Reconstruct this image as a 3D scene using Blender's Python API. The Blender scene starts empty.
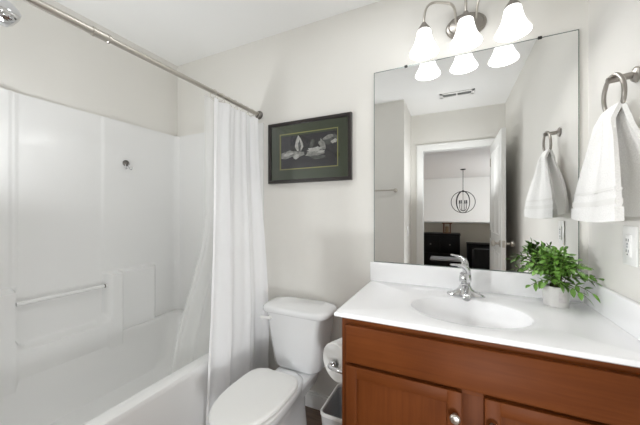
import bpy, bmesh, math, random
from mathutils import Vector, Matrix
random.seed(7)
sc = bpy.context.scene
COL = sc.collection
PI = math.pi

# ---------------------------------------------------------------- camera, world, big lights, exposure
cam_d = bpy.data.cameras.new('camera')
cam = bpy.data.objects.new('camera', cam_d); COL.objects.link(cam)
cam_d.sensor_width = 36.0; cam_d.lens = 280.27/640*36.0
cam_d.clip_start = 0.02; cam_d.clip_end = 60
cam.location = (0, -1.6, 1.2395)
cam.rotation_euler = (PI/2, 0, 0.4399)
sc.camera = cam

world = bpy.data.worlds.new('world'); sc.world = world
world.use_nodes = True
wn = world.node_tree.nodes
wn['Background'].inputs[0].default_value = (0.80, 0.90, 1.0, 1)
wn['Background'].inputs[1].default_value = 3.0

def area(name, loc, rot, size, size_y, power, color=(1, 1, 1)):
    d = bpy.data.lights.new(name, 'AREA'); d.shape = 'RECTANGLE'
    d.size = size; d.size_y = size_y; d.energy = power; d.color = color
    o = bpy.data.objects.new(name, d); COL.objects.link(o)
    o.location = loc; o.rotation_euler = rot
    return o
# unseen area lamp added at the hall window to brighten the room beyond
area('hall_window_fill', (2.97, -6.6, 1.45), (0, PI/2-0.5, 0), 1.7, 3.2, 66, (1.0, 0.99, 0.97))
# unseen disk light added under the ceiling as fill for the bathroom
d = bpy.data.lights.new('ceiling_fill_light', 'AREA'); d.shape = 'DISK'; d.size = 0.40; d.energy = 2.4; d.color = (0.965, 0.985, 1.0)
o = bpy.data.objects.new('ceiling_fill_light', d); COL.objects.link(o); o.location = (-0.3, -0.60, 2.44)
# unseen fill lights added to brighten the room, some bounced off the ceiling
def aim(v): return Vector(v).to_track_quat('-Z', 'Y').to_euler()
area('bounce_fill_shower', (-1.62, -1.34, 1.3), aim((0.1, 0.25, 1)), 0.3, 0.3, 3.1, (0.965, 0.985, 1.0))
area('fill_shower_forward', (-1.66, -1.36, 1.05), aim((1, 0.62, 0.12)), 0.2, 0.15, 1.6, (0.965, 0.985, 1.0))
fl = area('fill_partition', (-0.98, -1.42, 1.15), aim((1.52, 1.15, -0.04)), 0.10, 0.10, 1.6, (0.965, 0.985, 1.0)); fl.data.spread = math.radians(75)
area('low_fill_doorway', (0.20, -1.46, 0.42), aim((-0.6, 1, 0.2)), 0.16, 0.12, 4.6, (0.965, 0.985, 1.0))
area('bounce_fill_camera', (0.0, -1.66, 1.42), aim((0.0, -0.25, 1)), 0.25, 0.25, 3.2, (0.965, 0.985, 1.0))
SHADE_GLOW = 1.25
sc.view_settings.view_transform = 'Standard'
sc.view_settings.look = 'None'
sc.view_settings.gamma = 1.0
sc.view_settings.use_curve_mapping = False
sc.view_settings.exposure = 0.55
sc.cycles.max_bounces = 14; sc.cycles.diffuse_bounces = 8; sc.cycles.glossy_bounces = 8
sc.cycles.transmission_bounces = 8; sc.cycles.transparent_max_bounces = 12
sc.cycles.use_denoising = True
sc.cycles.sample_clamp_indirect = 8.0
sc.cycles.caustics_reflective = False; sc.cycles.caustics_refractive = False

# ---------------------------------------------------------------- materials
def srgb(r, g, b):
    f = lambda c: (c/255/12.92) if c/255 <= 0.04045 else ((c/255+0.055)/1.055)**2.4
    return (f(r), f(g), f(b), 1)

def mat(name, col, rough=0.5, metal=0.0, bump=0, bscale=200, vary=0.0, vscale=6, spec=0.5, coat=0.0, stretch=None, detail=3):
    m = bpy.data.materials.new(name); m.use_nodes = True
    nt = m.node_tree; b = nt.nodes['Principled BSDF']
    b.inputs['Base Color'].default_value = col
    b.inputs['Roughness'].default_value = rough
    b.inputs['Metallic'].default_value = metal
    b.inputs['Specular IOR Level'].default_value = spec
    b.inputs['Coat Weight'].default_value = coat
    b.inputs['Coat Roughness'].default_value = 0.08
    tc = nt.nodes.new('ShaderNodeTexCoord')
    mp = nt.nodes.new('ShaderNodeMapping')
    nt.links.new(tc.outputs['Object'], mp.inputs[0])
    if stretch: mp.inputs['Scale'].default_value = stretch
    if vary:
        n = nt.nodes.new('ShaderNodeTexNoise'); n.inputs['Scale'].default_value = vscale; n.inputs['Detail'].default_value = detail
        nt.links.new(mp.outputs[0], n.inputs['Vector'])
        r = nt.nodes.new('ShaderNodeValToRGB')
        r.color_ramp.elements[0].position = 0.3; r.color_ramp.elements[1].position = 0.7
        lo = tuple(c*(1-vary) for c in col[:3])+(1,); hi = tuple(min(1, c*(1+vary)) for c in col[:3])+(1,)
        r.color_ramp.elements[0].color = lo; r.color_ramp.elements[1].color = hi
        nt.links.new(n.outputs['Fac'], r.inputs[0]); nt.links.new(r.outputs[0], b.inputs['Base Color'])
    if bump:
        n2 = nt.nodes.new('ShaderNodeTexNoise'); n2.inputs['Scale'].default_value = bscale; n2.inputs['Detail'].default_value = 2
        nt.links.new(mp.outputs[0], n2.inputs['Vector'])
        bp = nt.nodes.new('ShaderNodeBump'); bp.inputs['Strength'].default_value = bump; bp.inputs['Distance'].default_value = 0.002
        nt.links.new(n2.outputs['Fac'], bp.inputs['Height']); nt.links.new(bp.outputs[0], b.inputs['Normal'])
    return m

M = {}
M['wall'] = mat('wall_paint', srgb(227, 225, 220), 0.75, bump=0.12, bscale=350, vary=0.012, vscale=2, spec=0.25)
M['ceiling'] = mat('ceiling_paint', srgb(240, 240, 239), 0.9, bump=0.15, bscale=250, spec=0.15)
M['trim'] = mat('white_gloss_trim', srgb(236, 236, 234), 0.35)
M['hallwall'] = mat('hall_wall_paint', srgb(232, 231, 228), 0.8, bump=0.1, bscale=300)
M['hallbeige'] = mat('half_wall_paint', srgb(214, 208, 194), 0.8, bump=0.1, bscale=300)
M['acrylic'] = mat('white_acrylic', srgb(234, 234, 233), 0.075, spec=0.5)
M['porcelain'] = mat('porcelain', srgb(236, 237, 238), 0.10, spec=0.55)
M['marble'] = mat('cultured_marble', srgb(240, 240, 241), 0.16, vary=0.01, vscale=5)
M['chrome'] = mat('chrome', (0.66, 0.66, 0.67, 1), 0.07, 1.0)
M['nickel'] = mat('brushed_nickel', srgb(196, 191, 183), 0.3, 1.0, bump=0.04, bscale=600)
M['platenickel'] = mat('plate_nickel', srgb(158, 153, 147), 0.3, 1.0)
M['darknickel'] = mat('dark_nickel', srgb(120, 116, 112), 0.32, 1.0)
M['towel'] = mat('terry_cloth', srgb(243, 242, 240), 0.95, bump=1.0, bscale=230, vary=0.06, vscale=220, spec=0.1)
M['towelband'] = mat('woven_border', srgb(236, 235, 232), 0.9, bump=0.5, bscale=160, spec=0.1, stretch=(1, 6, 1))
M['plastic'] = mat('white_plastic', srgb(238, 238, 236), 0.3)
M['dark'] = mat('dark_slot', srgb(38, 36, 35), 0.6)
M['binout'] = mat('bin_plastic_light', srgb(205, 206, 207), 0.35)
M['binin'] = mat('bin_plastic_grey', srgb(184, 186, 188), 0.5)
M['frame'] = mat('black_brown_frame', srgb(40, 34, 32), 0.35, vary=0.1, vscale=20)
M['mat'] = mat('olive_mat_board', srgb(84, 96, 70), 0.9, bump=0.1, bscale=500)
M['gold'] = mat('pale_gold_fillet', srgb(196, 194, 120), 0.45, 0.3)
M['paperdark'] = mat('dark_print', srgb(60, 60, 64), 0.8, vary=0.25, vscale=14)
M['stone'] = mat('pale_print_shape', srgb(186, 186, 180), 0.8, vary=0.45, vscale=45, detail=6)
M['stonelt'] = mat('bright_print_shape', srgb(240, 240, 232), 0.8, vary=0.2, vscale=40, detail=5)
M['stonedk'] = mat('grey_print_shape', srgb(112, 114, 112), 0.8, vary=0.5, vscale=50, detail=6)
M['paper'] = mat('tissue_paper', srgb(238, 238, 236), 0.95, bump=0.3, bscale=120, spec=0.1)
M['card'] = mat('brown_card', srgb(160, 135, 105), 0.9)
M['pot'] = mat('grey_white_ceramic', srgb(214, 212, 210), 0.35, vary=0.07, vscale=25)
M['potpatch'] = mat('pot_label', srgb(205, 200, 200), 0.5, vary=0.12, vscale=60)
M['soil'] = mat('potting_moss', srgb(62, 58, 38), 0.95, bump=0.8, bscale=120)
M['stem'] = mat('plant_stem', srgb(86, 92, 50), 0.7)
M['black'] = mat('black_lacquer', srgb(14, 13, 14), 0.45, spec=0.2)
M['blackmetal'] = mat('black_metal', srgb(30, 29, 29), 0.4, 0.5)
M['fabricblack'] = mat('black_upholstery', srgb(14, 14, 15), 0.85, bump=0.3, bscale=200)
M['bronze'] = mat('bronze_lantern', srgb(120, 86, 62), 0.5, 0.4)
M['hallfloor'] = mat('hall_floor_wood', srgb(120, 98, 80), 0.5, vary=0.2, vscale=4, stretch=(8, 1, 1))
M['mirror'] = mat('mirror_silver', (0.90, 0.905, 0.90, 1), 0.0, 1.0)
M['mirroredge'] = mat('mirror_edge', srgb(140, 150, 146), 0.15, 0.6)

def leafmat():
    m = mat('leaf_green', srgb(104, 146, 62), 0.42, vary=0.5, vscale=38, spec=0.4)
    b = m.node_tree.nodes['Principled BSDF']
    return m
M['leaf'] = leafmat()

def wood(name, vertical):
    m = bpy.data.materials.new(name); m.use_nodes = True
    nt = m.node_tree; b = nt.nodes['Principled BSDF']
    tc = nt.nodes.new('ShaderNodeTexCoord'); mp = nt.nodes.new('ShaderNodeMapping')
    mp.inputs['Scale'].default_value = (26, 26, 1.6) if vertical else (1.6, 26, 26)
    nt.links.new(tc.outputs['Object'], mp.inputs[0])
    n = nt.nodes.new('ShaderNodeTexNoise'); n.inputs['Scale'].default_value = 2.2; n.inputs['Detail'].default_value = 6; n.inputs['Roughness'].default_value = 0.62
    n.inputs['Distortion'].default_value = 0.5
    nt.links.new(mp.outputs[0], n.inputs['Vector'])
    n2 = nt.nodes.new('ShaderNodeTexNoise'); n2.inputs['Scale'].default_value = 5; n2.inputs['Detail'].default_value = 2
    nt.links.new(tc.outputs['Object'], n2.inputs['Vector'])
    mx = nt.nodes.new('ShaderNodeMix'); mx.data_type = 'FLOAT'; mx.inputs[0].default_value = 0.45
    nt.links.new(n.outputs['Fac'], mx.inputs[2]); nt.links.new(n2.outputs['Fac'], mx.inputs[3])
    r = nt.nodes.new('ShaderNodeValToRGB')
    r.color_ramp.elements[0].position = 0.28; r.color_ramp.elements[1].position = 0.74
    r.color_ramp.elements[0].color = srgb(86, 42, 14); r.color_ramp.elements[1].color = srgb(112, 60, 26)
    nt.links.new(mx.outputs[0], r.inputs[0]); nt.links.new(r.outputs[0], b.inputs['Base Color'])
    b.inputs['Roughness'].default_value = 0.5
    b.inputs['Specular IOR Level'].default_value = 0.12
    return m
M['woodh'] = wood('cherry_stained_wood_across', False)
M['woodv'] = wood('cherry_stained_wood_upright', True)

def planks():
    m = bpy.data.materials.new('vinyl_plank_floor'); m.use_nodes = True
    nt = m.node_tree; b = nt.nodes['Principled BSDF']
    tc = nt.nodes.new('ShaderNodeTexCoord')
    br = nt.nodes.new('ShaderNodeTexBrick'); br.inputs['Scale'].default_value = 1
    br.inputs['Brick Width'].default_value = 0.9; br.inputs['Row Height'].default_value = 0.15
    br.inputs['Mortar Size'].default_value = 0.003
    br.inputs['Color1'].default_value = srgb(126, 106, 90); br.inputs['Color2'].default_value = srgb(104, 86, 74); br.inputs['Mortar'].default_value = srgb(60, 50, 44)
    nt.links.new(tc.outputs['Object'], br.inputs['Vector'])
    mp = nt.nodes.new('ShaderNodeMapping'); mp.inputs['Scale'].default_value = (3, 40, 1)
    nt.links.new(tc.outputs['Object'], mp.inputs[0])
    n = nt.nodes.new('ShaderNodeTexNoise'); n.inputs['Scale'].default_value = 2; n.inputs['Detail'].default_value = 5
    nt.links.new(mp.outputs[0], n.inputs['Vector'])
    mx = nt.nodes.new('ShaderNodeMix'); mx.data_type = 'RGBA'; mx.blend_type = 'OVERLAY'; mx.inputs[0].default_value = 0.6
    nt.links.new(br.outputs['Color'], mx.inputs[6]); nt.links.new(n.outputs['Fac'], mx.inputs[7])
    nt.links.new(mx.outputs[2], b.inputs['Base Color']); b.inputs['Roughness'].default_value = 0.5
    return m
M['floor'] = planks()

def cloth(name, col, trans, transp, stripe=0):
    m = bpy.data.materials.new(name); m.use_nodes = True
    nt = m.node_tree; out = nt.nodes['Material Output']; b = nt.nodes['Principled BSDF']
    b.inputs['Base Color'].default_value = col; b.inputs['Roughness'].default_value = 0.75; b.inputs['Specular IOR Level'].default_value = 0.25
    t = nt.nodes.new('ShaderNodeBsdfTranslucent'); t.inputs[0].default_value = col
    a = nt.nodes.new('ShaderNodeMixShader'); a.inputs[0].default_value = trans
    nt.links.new(b.outputs[0], a.inputs[1]); nt.links.new(t.outputs[0], a.inputs[2])
    last = a
    if transp:
        tr = nt.nodes.new('ShaderNodeBsdfTransparent')
        c = nt.nodes.new('ShaderNodeMixShader'); c.inputs[0].default_value = transp
        nt.links.new(a.outputs[0], c.inputs[1]); nt.links.new(tr.outputs[0], c.inputs[2]); last = c
    if stripe:
        tc = nt.nodes.new('ShaderNodeTexCoord'); w = nt.nodes.new('ShaderNodeTexNoise')
        mp = nt.nodes.new('ShaderNodeMapping'); mp.inputs['Scale'].default_value = (300, 300, 300)
        nt.links.new(tc.outputs['Object'], mp.inputs[0]); nt.links.new(mp.outputs[0], w.inputs['Vector']); w.inputs['Scale'].default_value = 1
        bp = nt.nodes.new('ShaderNodeBump'); bp.inputs['Strength'].default_value = stripe; bp.inputs['Distance'].default_value = 0.002
        nt.links.new(w.outputs['Fac'], bp.inputs['Height']); nt.links.new(bp.outputs[0], b.inputs['Normal'])
    nt.links.new(last.outputs[0], out.inputs[0])
    return m
M['curtain'] = cloth('white_curtain_fabric', srgb(247, 247, 248), 0.20, 0, 0.25)
M['liner'] = cloth('frosted_liner', srgb(238, 238, 236), 0.45, 0.38)

def pane(name, transp=0.93):
    m = bpy.data.materials.new(name); m.use_nodes = True
    nt = m.node_tree; out = nt.nodes['Material Output']; nt.nodes.remove(nt.nodes['Principled BSDF'])
    tr = nt.nodes.new('ShaderNodeBsdfTransparent'); g = nt.nodes.new('ShaderNodeBsdfGlossy'); g.inputs['Roughness'].default_value = 0.02
    f = nt.nodes.new('ShaderNodeFresnel'); f.inputs[0].default_value = 1.5
    c = nt.nodes.new('ShaderNodeMixShader')
    nt.links.new(f.outputs[0], c.inputs[0]); nt.links.new(tr.outputs[0], c.inputs[1]); nt.links.new(g.outputs[0], c.inputs[2])
    nt.links.new(c.outputs[0], out.inputs[0])
    return m
M['glass'] = pane('picture_glass')

def glow(name, col, strength, base=(0.9, 0.9, 0.9, 1)):
    m = bpy.data.materials.new(name); m.use_nodes = True
    b = m.node_tree.nodes['Principled BSDF']
    b.inputs['Base Color'].default_value = base; b.inputs['Roughness'].default_value = 0.4
    b.inputs['Emission Color'].default_value = col; b.inputs['Emission Strength'].default_value = strength
    return m
M['shade'] = glow('lit_frosted_glass', (1.0, 0.995, 0.98, 1), SHADE_GLOW)
M['bulb'] = glow('lit_bulb', (1.0, 0.99, 0.965, 1), SHADE_GLOW*48)

# ---------------------------------------------------------------- mesh helpers
ORG = {}
def obj(name, bm, m, parent=None, origin=None, angle=35):
    bmesh.ops.recalc_face_normals(bm, faces=bm.faces)
    me = bpy.data.meshes.new(name)
    if parent is not None:
        org = ORG[parent.name]
    elif origin is not None:
        org = Vector(origin)
    else:
        xs = [v.co for v in bm.verts]
        lo = Vector(min(c[i] for c in xs) for i in range(3)); hi = Vector(max(c[i] for c in xs) for i in range(3))
        org = Vector(((lo.x+hi.x)/2, (lo.y+hi.y)/2, lo.z))
    for v in bm.verts: v.co -= org
    bm.to_mesh(me); bm.free()
    me.materials.append(M[m])
    if angle:
        for p in me.polygons: p.use_smooth = True
        me.set_sharp_from_angle(angle=math.radians(angle))
    o = bpy.data.objects.new(name, me); COL.objects.link(o)
    if parent is not None: o.parent = parent
    else: o.location = org
    ORG[o.name] = org
    return o

def thing(name, label, cat, loc, group=None):
    o = bpy.data.objects.new(name, None); COL.objects.link(o)
    o.location = loc; o.empty_display_size = 0.05
    o['label'] = label; o['category'] = cat
    if group: o['group'] = group
    ORG[o.name] = Vector(loc)
    return o

def tag(o, label, cat, group=None):
    o['label'] = label; o['category'] = cat
    if group: o['group'] = group
    return o

def struct(name, bm, m, parent=None, angle=35):
    o = obj(name, bm, m, parent, angle=angle)
    if parent is None: o['kind'] = 'structure'
    return o

def new(): return bmesh.new()

def box(bm, lo, hi, bev=0.0, seg=2):
    b = bmesh.new()
    bmesh.ops.create_cube(b, size=1)
    c = [(a+d)/2 for a, d in zip(lo, hi)]; s = [abs(d-a) for a, d in zip(lo, hi)]
    for v in b.verts: v.co = Vector((v.co.x*s[0]+c[0], v.co.y*s[1]+c[1], v.co.z*s[2]+c[2]))
    if bev: bmesh.ops.bevel(b, geom=b.edges[:]+b.verts[:], offset=bev, segments=seg, profile=0.5, affect='EDGES')
    join(bm, b); return bm

def join(bm, b, mtx=None):
    if mtx is not None: bmesh.ops.transform(b, matrix=mtx, verts=b.verts)
    mp = {}
    for v in b.verts: mp[v] = bm.verts.new(v.co)
    for f in b.faces:
        try: bm.faces.new([mp[v] for v in f.verts])
        except ValueError: pass
    b.free()

def rings(bm, rs, close=True, cap0=False, cap1=False):
    """skin a list of equal-length point rings"""
    vs = [[bm.verts.new(p) for p in r] for r in rs]
    n = len(vs[0])
    for a, b in zip(vs, vs[1:]):
        for i in range(n if close else n-1):
            j = (i+1) % n
            bm.faces.new((a[i], a[j], b[j], b[i]))
    if cap0: bm.faces.new(vs[0][::-1])
    if cap1: bm.faces.new(vs[-1])
    return vs

def tube(bm, pts, r, n=12, cap=True):
    pts = [Vector(p) for p in pts]
    rad = r if isinstance(r, (list, tuple)) else [r]*len(pts)
    rs = []; up = None
    for i, p in enumerate(pts):
        t = (pts[min(i+1, len(pts)-1)]-pts[max(i-1, 0)]).normalized()
        if up is None:
            up = Vector((0, 0, 1)) if abs(t.z) < 0.9 else Vector((1, 0, 0))
        a = t.cross(up).normalized(); up = a.cross(t).normalized()
        rs.append([p+rad[i]*(math.cos(2*PI*k/n)*a+math.sin(2*PI*k/n)*up) for k in range(n)])
    rings(bm, rs, True, cap, cap)

def lathe(bm, prof, c=(0, 0, 0), axis='z', n=28, mtx=None):
    """prof: list of (radius, height)"""
    b = bmesh.new()
    rs = []
    for r, h in prof:
        rs.append([Vector((max(r, 1e-4)*math.cos(2*PI*k/n), max(r, 1e-4)*math.sin(2*PI*k/n), h)) for k in range(n)])
    rings(b, rs, True, True, True)
    R = Matrix.Identity(4)
    if axis == 'x': R = Matrix.Rotation(PI/2, 4, 'Y')
    if axis == 'y': R = Matrix.Rotation(-PI/2, 4, 'X')
    if mtx is not None: R = mtx @ R
    join(bm, b, Matrix.Translation(c) @ R)

def torus(bm, c, R, r, normal, n=40, m=10):
    nrm = Vector(normal).normalized()
    a = nrm.orthogonal().normalized(); b = nrm.cross(a)
    rs = []
    for i in range(n):
        t = 2*PI*i/n; d = math.cos(t)*a+math.sin(t)*b
        rs.append([Vector(c)+d*(R+r*math.cos(2*PI*k/m))+nrm*r*math.sin(2*PI*k/m) for k in range(m)])
    rs.append(rs[0])
    rings(bm, rs, True)
    bmesh.ops.remove_doubles(bm, verts=bm.verts, dist=1e-6)

def rrect(cx, cy, hx, hy, r, z, n=8):
    """rounded rectangle ring in the xy plane"""
    pts = []
    for q, (sx, sy) in enumerate(((1, 1), (-1, 1), (-1, -1), (1, -1))):
        for k in range(n+1):
            a = PI/2*q+PI/2*k/n
            pts.append(Vector((cx+sx*(hx-r)+r*math.cos(a), cy+sy*(hy-r)+r*math.sin(a), z)))
    return pts

def sstep(a, b, x):
    t = max(0, min(1, (x-a)/(b-a))); return t*t*(3-2*t)

def lerp(a, b, t): return a+(b-a)*t
def bez(p0, p1, p2, p3, n):
    p0, p1, p2, p3 = map(Vector, (p0, p1, p2, p3)); out = []
    for i in range(n+1):
        t = i/n; u = 1-t
        out.append(p0*u**3+3*p1*u*u*t+3*p2*u*t*t+p3*t**3)
    return out

# ---------------------------------------------------------------- the room
XL, XR, YF, ZC = -2.06, 0.536, -2.10, 2.4525
XS, YS = -0.465, -1.52              # partition at the foot of the tub
b = new(); box(b, (XL-0.1, YF-0.12, -0.08), (XR+0.1, 0.1, 0)); struct('floor', b, 'floor', angle=0)
b = new(); box(b, (XL-0.1, YF-0.12, ZC), (XR+0.1, 0.1, ZC+0.08)); struct('ceiling', b, 'ceiling', angle=0)
b = new(); box(b, (XL-0.1, 0, 0), (XR+0.1, 0.1, ZC)); struct('wall_back', b, 'wall', angle=0)
b = new(); box(b, (XL-0.1, YF-0.12, 0), (XL, 0, ZC)); struct('wall_left', b, 'wall', angle=0)
b = new(); box(b, (XR, YF-0.12, 0), (XR+0.1, 0, ZC)); struct('wall_right', b, 'wall', angle=0)
b = new(); box(b, (XL, YF, 0), (XS, YS, ZC)); struct('wall_partition', b, 'wall', angle=0)
DX0, DX1, DZ = -0.325, 0.40, 2.0
b = new()
box(b, (XL, YF-0.12, 0), (DX0-0.015, YF, ZC)); box(b, (DX1+0.015, YF-0.12, 0), (XR, YF, ZC)); box(b, (DX0-0.015, YF-0.12, DZ+0.015), (DX1+0.015, YF, ZC))
struct('wall_front', b, 'wall', angle=0)
# door jamb lining and casing
b = new()
for x0, x1 in ((DX0-0.015, DX0), (DX1, DX1+0.015)): box(b, (x0, YF-0.125, 0), (x1, YF+0.004, DZ+0.015))
box(b, (DX0, YF-0.125, DZ), (DX1, YF+0.004, DZ+0.015))
struct('trim_1', b, 'trim')
def casing(b, y0, y1):
    o0, o1, oz, w = DX0-0.075, DX1+0.075, DZ+0.075, 0.071
    def sec(d, y): return [Vector((o0+d, y, 0)), Vector((o0+d, y, oz-d)), Vector((o1-d, y, oz-d)), Vector((o1-d, y, 0))]
    rings(b, [sec(0, y0), sec(0, y1-0.003), sec(0.004, y1), sec(0.02, y1), sec(0.03, y1-0.004), sec(w-0.008, y1-0.006), sec(w, y1-0.010), sec(w, y0)], False)
b = new(); casing(b, YF, YF+0.017); struct('trim_2', b, 'trim')
# baseboards with a small cap moulding
b = new(); box(b, (-1.15, -0.014, 0), (-0.40, 0, 0.085), 0.002); box(b, (-1.15, -0.010, 0.085), (-0.40, 0, 0.1), 0.003); struct('baseboard_back', b, 'trim')
b = new(); box(b, (XS-0.6, YS, 0), (XS, YS+0.014, 0.085), 0.002); box(b, (XS-0.6, YS, 0.085), (XS, YS+0.010, 0.1), 0.003); struct('baseboard_partition', b, 'trim')
b = new(); box(b, (XR-0.014, YF+0.02, 0), (XR, -0.60, 0.085), 0.002); box(b, (XR-0.010, YF+0.02, 0.085), (XR, -0.60, 0.1), 0.003); struct('baseboard_right', b, 'trim')

# the open door, hinged at the right jamb and standing along the right wall
def panel_face(b, side):
    x = 0.396 if side < 0 else 0.431
    for z0, z1 in ((0.22, 0.86), (1.02, 1.88)):
        for yy0, yy1 in ((-1.98, -1.75), (-1.67, -1.44)):
            # moulded sunk border around a raised field
            y0, y1 = yy0, yy1
            s = side
            rs = []
            for d, h in ((0, 0.0005), (0.008, 0.006), (0.022, -0.004), (0.045, 0.004)):
                rs.append([Vector((x+s*h, y0+d, z0+d)), Vector((x+s*h, y1-d, z0+d)), Vector((x+s*h, y1-d, z1-d)), Vector((x+s*h, y0+d, z1-d))])
            rings(b, rs, True, True, True)
door = bpy.data.objects.new('door_1', None); COL.objects.link(door); door.location = (0.413, -2.09, 0); ORG['door_1'] = Vector(door.location)
door['kind'] = 'structure'
b = new(); box(b, (0.396, -2.088, 0.012), (0.431, -1.345, 1.99), 0.002)
leaf = obj('door_leaf', b, 'trim', door)
b = new(); panel_face(b, -1); panel_face(b, 1); obj('door_panels', b, 'trim', door)
for s in (-1, 1):
    b = new()
    x0 = 0.396 if s < 0 else 0.431
    lathe(b, [(0.032, 0), (0.032, 0.006), (0.012, 0.012), (0.011, 0.035), (0.026, 0.045), (0.030, 0.056), (0.024, 0.068), (0.0, 0.072)], (x0, -1.405, 0.96), mtx=Matrix.Rotation(s*PI/2, 4, 'Y'), n=24)
    obj('door_knob', b, 'nickel', door)
b = new(); box(b, (0.402, -1.3465, 0.93), (0.425, -1.3435, 0.99)); box(b, (0.408, -1.344, 0.95), (0.419, -1.334, 0.97), 0.002); obj('latch_plate', b, 'nickel', door)
for z in (0.25, 1.0, 1.8):
    b = new(); tube(b, [(0.394, -2.092, z-0.045), (0.394, -2.092, z+0.045)], 0.006); obj('hinge', b, 'nickel', door)

# ---------------------------------------------------------------- the room beyond the door (seen in the mirror)
HX0, HX1, HY = -2.6, 3.0, -9.4
b = new(); box(b, (HX0-0.1, HY-0.1, -0.08), (HX1+0.1, YF-0.12, 0)); struct('floor_hall', b, 'hallfloor', angle=0)
b = new(); box(b, (HX0-0.1, HY-0.1, ZC), (HX1+0.1, YF-0.12, ZC+0.08)); struct('ceiling_hall', b, 'ceiling', angle=0)
b = new(); box(b, (HX0-0.1, HY-0.1, 0), (HX1+0.1, HY, ZC)); struct('wall_hall_far', b, 'hallwall', angle=0)
b = new(); box(b, (HX0-0.1, HY, 0), (HX0, YF-0.12, ZC)); struct('wall_hall_left', b, 'hallwall', angle=0)
b = new()
box(b, (HX1, HY, 0), (HX1+0.1, -8.3, ZC)); box(b, (HX1, -4.9, 0), (HX1+0.1, YF-0.12, ZC)); box(b, (HX1, -8.3, 0), (HX1+0.1, -4.9, 0.55)); box(b, (HX1, -8.3, 2.3), (HX1+0.1, -4.9, ZC))
struct('wall_hall_right', b, 'hallwall', angle=0)
b = new()
box(b, (HX0, YF-0.125, 0), (XL-0.1, YF-0.115, ZC)); box(b, (XR+0.1, YF-0.125, 0), (HX1, YF-0.115, ZC))
struct('wall_hall_near', b, 'hallwall', angle=0)
b = new()
for y in (-8.3, -6.63, -4.96): box(b, (HX1+0.02, y, 0.55), (HX1+0.08, y+0.06, 2.3))
box(b, (HX1+0.02, -8.3, 0.55), (HX1+0.08, -4.9, 0.61)); box(b, (HX1+0.02, -8.3, 2.24), (HX1+0.08, -4.9, 2.3))
struct('window_1', b, 'trim')  # unseen window, added to let light into the hall
b = new(); box(b, (HX0, -5.12, 0), (1.9, -5.0, 1.015)); struct('wall_half', b, 'hallbeige', angle=0)
b = new(); box(b, (HX0, -5.15, 1.015), (1.93, -4.97, 1.045), 0.004); struct('trim_3', b, 'trim')

# ---------------------------------------------------------------- tub and surround, one moulded unit
TZ = 0.45; TXI, TXO = -1.247, -1.172
tub = thing('tub_shower_unit', 'glossy white one-piece bathtub with tall moulded shower walls along the wall by the curtain', 'bathtub', ((XL+TXO)/2, -0.76, 0))
def tub_mesh():
    b = new()
    ox, oy = (XL+TXO)/2+0.002, -0.758; hx, hy = (TXO-XL)/2-0.003, 0.754
    ix0, ix1, iy0, iy1 = -1.99, TXI, -1.46, -0.055
    icx, icy, ihx, ihy = (ix0+ix1)/2, (iy0+iy1)/2, (ix1-ix0)/2, (iy1-iy0)/2
    rs = [rrect(ox, oy, hx-0.004, hy, 0.01, 0.0), rrect(ox, oy, hx-0.002, hy, 0.01, 0.415), rrect(ox, oy, hx, hy, 0.012, 0.422),
          rrect(ox, oy, hx, hy, 0.012, TZ-0.007), rrect(ox, oy, hx-0.002, hy-0.002, 0.012, TZ-0.002), rrect(ox, oy, hx-0.007, hy-0.007, 0.012, TZ),
          rrect(icx, icy, ihx+0.004, ihy+0.006, 0.10, TZ), rrect(icx, icy, ihx, ihy, 0.10, TZ-0.003), rrect(icx, icy, ihx-0.006, ihy-0.008, 0.11, TZ-0.03),
          rrect(icx, icy, ihx-0.05, ihy-0.07, 0.13, 0.2), rrect(icx, icy, ihx-0.09, ihy-0.12, 0.15, 0.135), rrect(icx, icy, ihx-0.16, ihy-0.2, 0.12, 0.12)]
    rings(b, rs, True, True, True)
    return b
obj('basin', tub_mesh(), 'acrylic', tub, angle=42)

def back_depth(y, z):
    d = 0.012
    # vertical panels of the upper wall
    w = 0.010
    d += 0.010*(1-sstep(-0.975-w, -0.965, y))*1.0
    d += 0.007*math.exp(-((y+0.962)/0.008)**2) if z > 0.84 else 0
    d += 0.005*sstep(-0.565, -0.552, y)
    # thick lower wall with a shelf at .85 and a bay cut into it
    def rbay(y, z):
        # signed distance outside rounded bay (y -.965..-.558, z>.55)
        r = 0.05; cy = -0.7615; hy = 0.2035; cz = 1.55; hz = 1.0
        qx = abs(y-cy)-hy+r; qz = abs(z-cz)-hz+r
        return math.hypot(max(qx, 0), max(qz, 0))+min(max(qx, qz), 0)-r
    low = 1-sstep(0.838, 0.853, z)
    bay = sstep(-0.002, 0.016, rbay(y, z))
    left = 0.07*bay*(1-sstep(-0.475, -0.455, y))
    mid = 0.036*sstep(-0.475, -0.455, y)*(1-sstep(-0.235, -0.20, y))
    d += max(low*(left+mid), 0.07*(1-sstep(0.345, 0.372, z)))
    d += 0.012*sstep(1.79, 1.80, -abs(z-3.6)+3.6)*0
    # soft corner into the end walls
    e = min(-y, y+1.51)
    d += 0.03*(1-sstep(0, 0.05, e))
    return d
def hf(fn, u0, u1, v0, v1, nu, nv, place):
    b = new(); g = []
    for i in range(nu+1):
        u = lerp(u0, u1, i/nu); g.append([b.verts.new(place(u, lerp(v0, v1, j/nv), fn(u, lerp(v0, v1, j/nv)))) for j in range(nv+1)])
    for i in range(nu):
        for j in range(nv): b.faces.new((g[i][j], g[i+1][j], g[i+1][j+1], g[i][j+1]))
    # top lip and bottom return to the wall
    for j, flip in ((0, 0), (nv, 1)):
        w = [b.verts.new(place(lerp(u0, u1, i/nu), lerp(v0, v1, j/nv), 0.001)) for i in range(nu+1)]
        for i in range(nu): b.faces.new((g[i][j], g[i+1][j], w[i+1], w[i]))
    return b
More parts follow.
